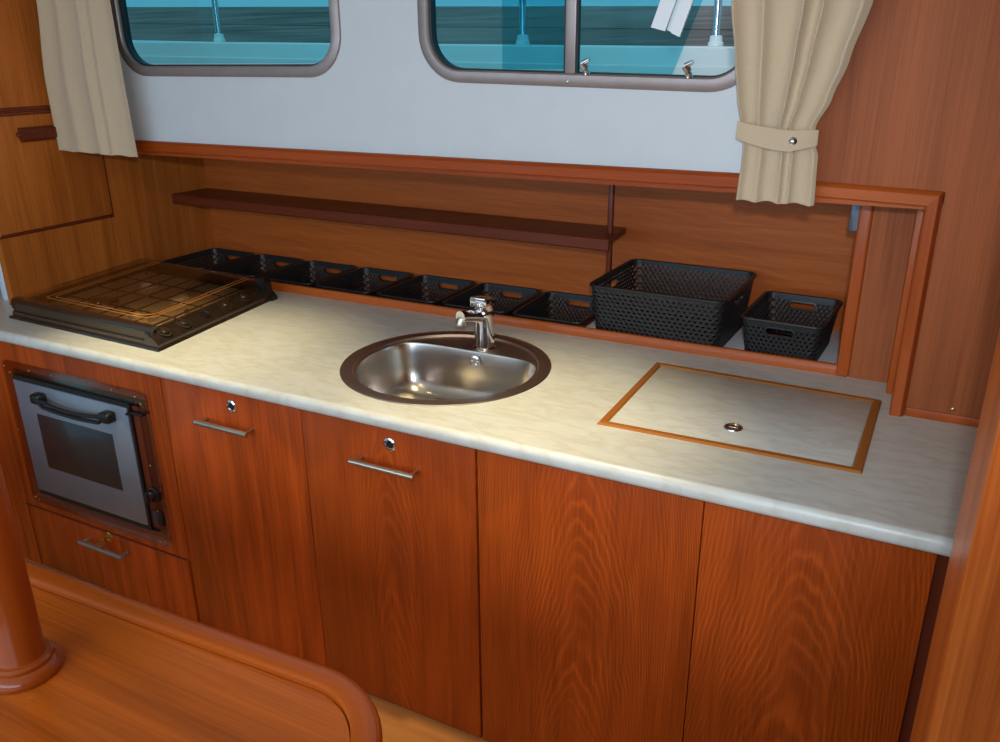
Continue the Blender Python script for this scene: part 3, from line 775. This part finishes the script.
# ------------------------------------------------------------------ curtains
def interp(tab, z):
    tab = sorted(tab)
    if z <= tab[0][0]: return tab[0][1:]
    for a, c_ in zip(tab, tab[1:]):
        if z <= c_[0]:
            f = (z-a[0])/(c_[0]-a[0]); f = f*f*(3-2*f)*.5+f*.5; return tuple(a[i]+(c_[i]-a[i])*f for i in range(1, len(a)))
    return tab[-1][1:]
def curtain_mesh(tab, z0, z1, y, nf, seed, hem, nu=150, nv=60, skew=0):
    rnd = random.Random(seed); ph = [rnd.uniform(-.5, .5) for _ in range(8)]
    bm = B(); grid = []
    for j in range(nv+1):
        v = j/nv; row = []
        for i in range(nu+1):
            u = i/nu
            z = z0+(z1-z0)*v
            xl, xr, amp = interp(tab, z)
            w_ = u + .035*sin(2*pi*u*1.7+ph[0]) + .02*sin(2*pi*u*3.1+ph[1]+v*1.2)
            p_ = 2*pi*nf*(w_ + skew*(v-.5)*.02)
            s_ = sin(p_); f_ = math.copysign(abs(s_)**1.0, s_)*.75 + .3*sin(p_*.5+ph[2]+v*.8)
            zz = z + (1-v)**6*hem(u)
            row.append(bm.verts.new((xl+(xr-xl)*u + amp*.25*cos(p_), y - amp*f_, zz)))
        grid.append(row)
    for j in range(nv):
        for i in range(nu): bm.faces.new((grid[j][i], grid[j][i+1], grid[j+1][i+1], grid[j+1][i]))
    r = bmesh.ops.extrude_face_region(bm, geom=list(bm.faces))
    for v in [g for g in r['geom'] if isinstance(g, bmesh.types.BMVert)]: v.co.y += .0016
    return bm
t = thing('curtain', 'cream pleated curtain hanging loose beside the left wall and left window', 'curtain', (-1.76, .5, 1.40), 'cream window curtains')
tabL = [(1.385, -1.962, -1.547, .007), (1.50, -1.962, -1.548, .009), (1.645, -1.960, -1.552, .010), (1.89, -1.925, -1.557, .009), (2.14, -1.89, -1.560, .007)]
bm = curtain_mesh(tabL, 1.402, 2.13, .488, 4.3, 3, lambda u: .006*(.5-u)+.002*sin(u*27))
obj('cloth', bm, CURT, t, angle=80)
t = thing('curtain', 'cream curtain gathered in a tie-back at the right window', 'curtain', (.53, .5, 1.38), 'cream window curtains')
tabR = [(1.385, .447, .626, .007), (1.50, .452, .622, .008), (1.53, .450, .612, .008), (1.562, .442, .609, .008), (1.62, .428, .636, .011), (1.70, .415, .662, .014), (1.82, .396, .694, .017), (2.14, .35, .77, .018)]
bm = curtain_mesh(tabR, 1.392, 2.13, .500, 4.6, 8, lambda u: .002*sin(u*19), nv=110)
cl = obj('cloth', bm, CURT, t, angle=80)
b = B(); loops = []
for k in range(41):
    u = k/40; x = .438+u*.178; sag = .016*sin(pi*min(1, u/1.35)) if u < .7 else .016*sin(pi*.7/1.35)*(1-(u-.7)/.3*.55)
    zt = 1.572 - u*.010 - sag*.6; zb = 1.534 - sag*1.5
    yy = .500 - .021 + .012*(abs(u-.5)*2)**4
    loops.append([(x, yy-.0015, zt), (x, yy-.003, (zt+zb)/2), (x, yy-.0015, zb), (x, yy+.0015, zb), (x, yy+.0015, zt)])
loft(b, loops, True, True, True); tb = obj('tie_back', b, CURT, t, angle=60)
b = B(); lathe(b, (.566, .500-.022, 1.533), [(.009, 0), (.009, .002), (.006, .005), (.002, .006)], 20, (0, -1, .1)); obj('press_stud', b, CHROME, tb)

# ------------------------------------------------------------------ dinette table and its post
t = thing('dinette_table', 'varnished golden teak table with raised rounded rim in the foreground', 'table', (-.9, -1.0, 0))
def tabout(d, n=20):
    Rr = .195-d
    P0 = Vector((.105, -.638)); cxx, cyy = .082, -.826
    pts = [(-1.9, -.692-d), (-.678, -.660-d), (-.25, -.645-d)]
    pts += [(cxx+Rr*sin(a), cyy+Rr*cos(a)) for a in [k*(pi/2)/n for k in range(n+1)]]
    pts += [(cxx+Rr, -1.15), (cxx+Rr-.03, -1.28), (-1.9, -1.34)]
    return pts
ZTB = .75
b = B(); T3 = lambda d, z: [(x, y, ZTB+z) for x, y in tabout(d)]
loft(b, [T3(.050, -.012), T3(.050, -.030), T3(.012, -.034), T3(.012, -.045), T3(.02, -.045)], True, True, True); obj('table_top', b, TABLE, t, angle=30)
b = B(); loft(b, [T3(.048, -.014), T3(.048, -.003), T3(.045, -.0005), T3(.040, .001), T3(.014, .002), T3(.004, -.002), T3(.0, -.010), T3(.0, -.030), T3(.006, -.036), T3(.050, -.036)], True, wrap=True); obj('table_rim', b, TABLER, t, angle=50)
b = B()
for x, y in ((-1.2, -1.0),): lathe(b, (x, y, -.03), [(.16, 0), (.16, .02), (.05, .04), (.04, .10), (.04, .71), (.12, .732)], 28)
obj('pedestal', b, POSTW, t)
PX, PY = -.395, -.868
b = B(); lathe(b, (PX, PY, ZTB-.012), [(.060, 0), (.062, .004), (.062, .010), (.058, .018), (.050, .023), (.050, .030), (.046, .034), (.040, .035), (.0385, .040), (.0385, 1.56)], 40)
tag(obj('pillar', b, POSTW), 'round varnished wooden pillar with a turned collar rising from the table', 'pillar')

# ------------------------------------------------------------------ foreground bulkhead at right
b = B(); 
pts = rrect(1.12, -.49, .16, .112, .012, 6)
loft(b, [[(x, y, -.03) for x, y in pts], [(x, y, 2.3) for x, y in pts]], True, True, True); struct('wall_bulkhead', b, BULK)
b = B(); lathe(b, (.981, Y0-.0025, .934), [(.0045, 0), (.0045, .001), (.003, .002)], 12, (0, -1, 0)); o = obj('trim_10', b, BRASS); o['kind'] = 'structure'

# ------------------------------------------------------------------ lights
def light(name, kind, loc, energy, col, target=None, **k):
    d = bpy.data.lights.new(name, kind); d.energy = energy; d.color = col
    for a, v in k.items(): setattr(d, a, v)
    o = bpy.data.objects.new(name, d); COL.objects.link(o); o.location = loc
    if target is not None:
        o.rotation_euler = (Vector(target)-Vector(loc)).to_track_quat('-Z', 'Y').to_euler()
    return o
WARM = (1.0, .81, .44)
light('downlight_over_hob', 'SPOT', (-1.02, -.02, 2.26), 92, WARM, (-1.03, .09, .9), spot_size=radians(52), spot_blend=1.0, shadow_soft_size=.03)
light('downlight_over_sink', 'SPOT', (-.02, -.02, 2.26), 92, WARM, (-.02, .08, .9), spot_size=radians(56), spot_blend=1.0, shadow_soft_size=.03)
light('daylight_windows', 'AREA', (-.6, -2.95, 1.55), 50, (.60, .80, 1.0), (-.6, 0, 1.2), shape='RECTANGLE', size=4.0, size_y=.95)
light('camera_flash', 'SPOT', (.90, -1.53, 1.86), 74, (.90, .97, 1.0), (-.25, .62, 1.22), spot_size=radians(80), spot_blend=.75, shadow_soft_size=.03)
light('warm_fill', 'POINT', (-.4, -1.0, 2.15), 8, (1.0, .80, .55), shadow_soft_size=.08)  # unseen light added over the table for warm general fill
light('sun', 'SUN', (0, -5, 6), .9, (1.0, .86, .82), (0, 0, 0), angle=radians(20))

w = bpy.data.worlds.new('World'); scn.world = w; w.use_nodes = True
bg = w.node_tree.nodes['Background']; bg.inputs[0].default_value = (.30, .66, .86, 1); bg.inputs[1].default_value = .72

# ------------------------------------------------------------------ camera
cam = bpy.data.cameras.new('Camera'); co = bpy.data.objects.new('Camera', cam); COL.objects.link(co)
cam.sensor_width = 36; cam.lens = 831.2322/1000*36; cam.clip_start = .02
co.rotation_mode = 'XYZ'
co.rotation_euler = (1.204200947301705, 0.007954264914261865, 0.47864376857626567)
co.location = (0.86729519362629, -1.5092288821481994, 1.7230326917991217)
scn.camera = co
scn.view_settings.view_transform = 'Standard'
try: scn.view_settings.look = 'None'
except Exception: pass
scn.view_settings.exposure = 0.0; scn.view_settings.gamma = 1.0; scn.view_settings.use_curve_mapping = False
scn.cycles.max_bounces = 10; scn.cycles.transparent_max_bounces = 16
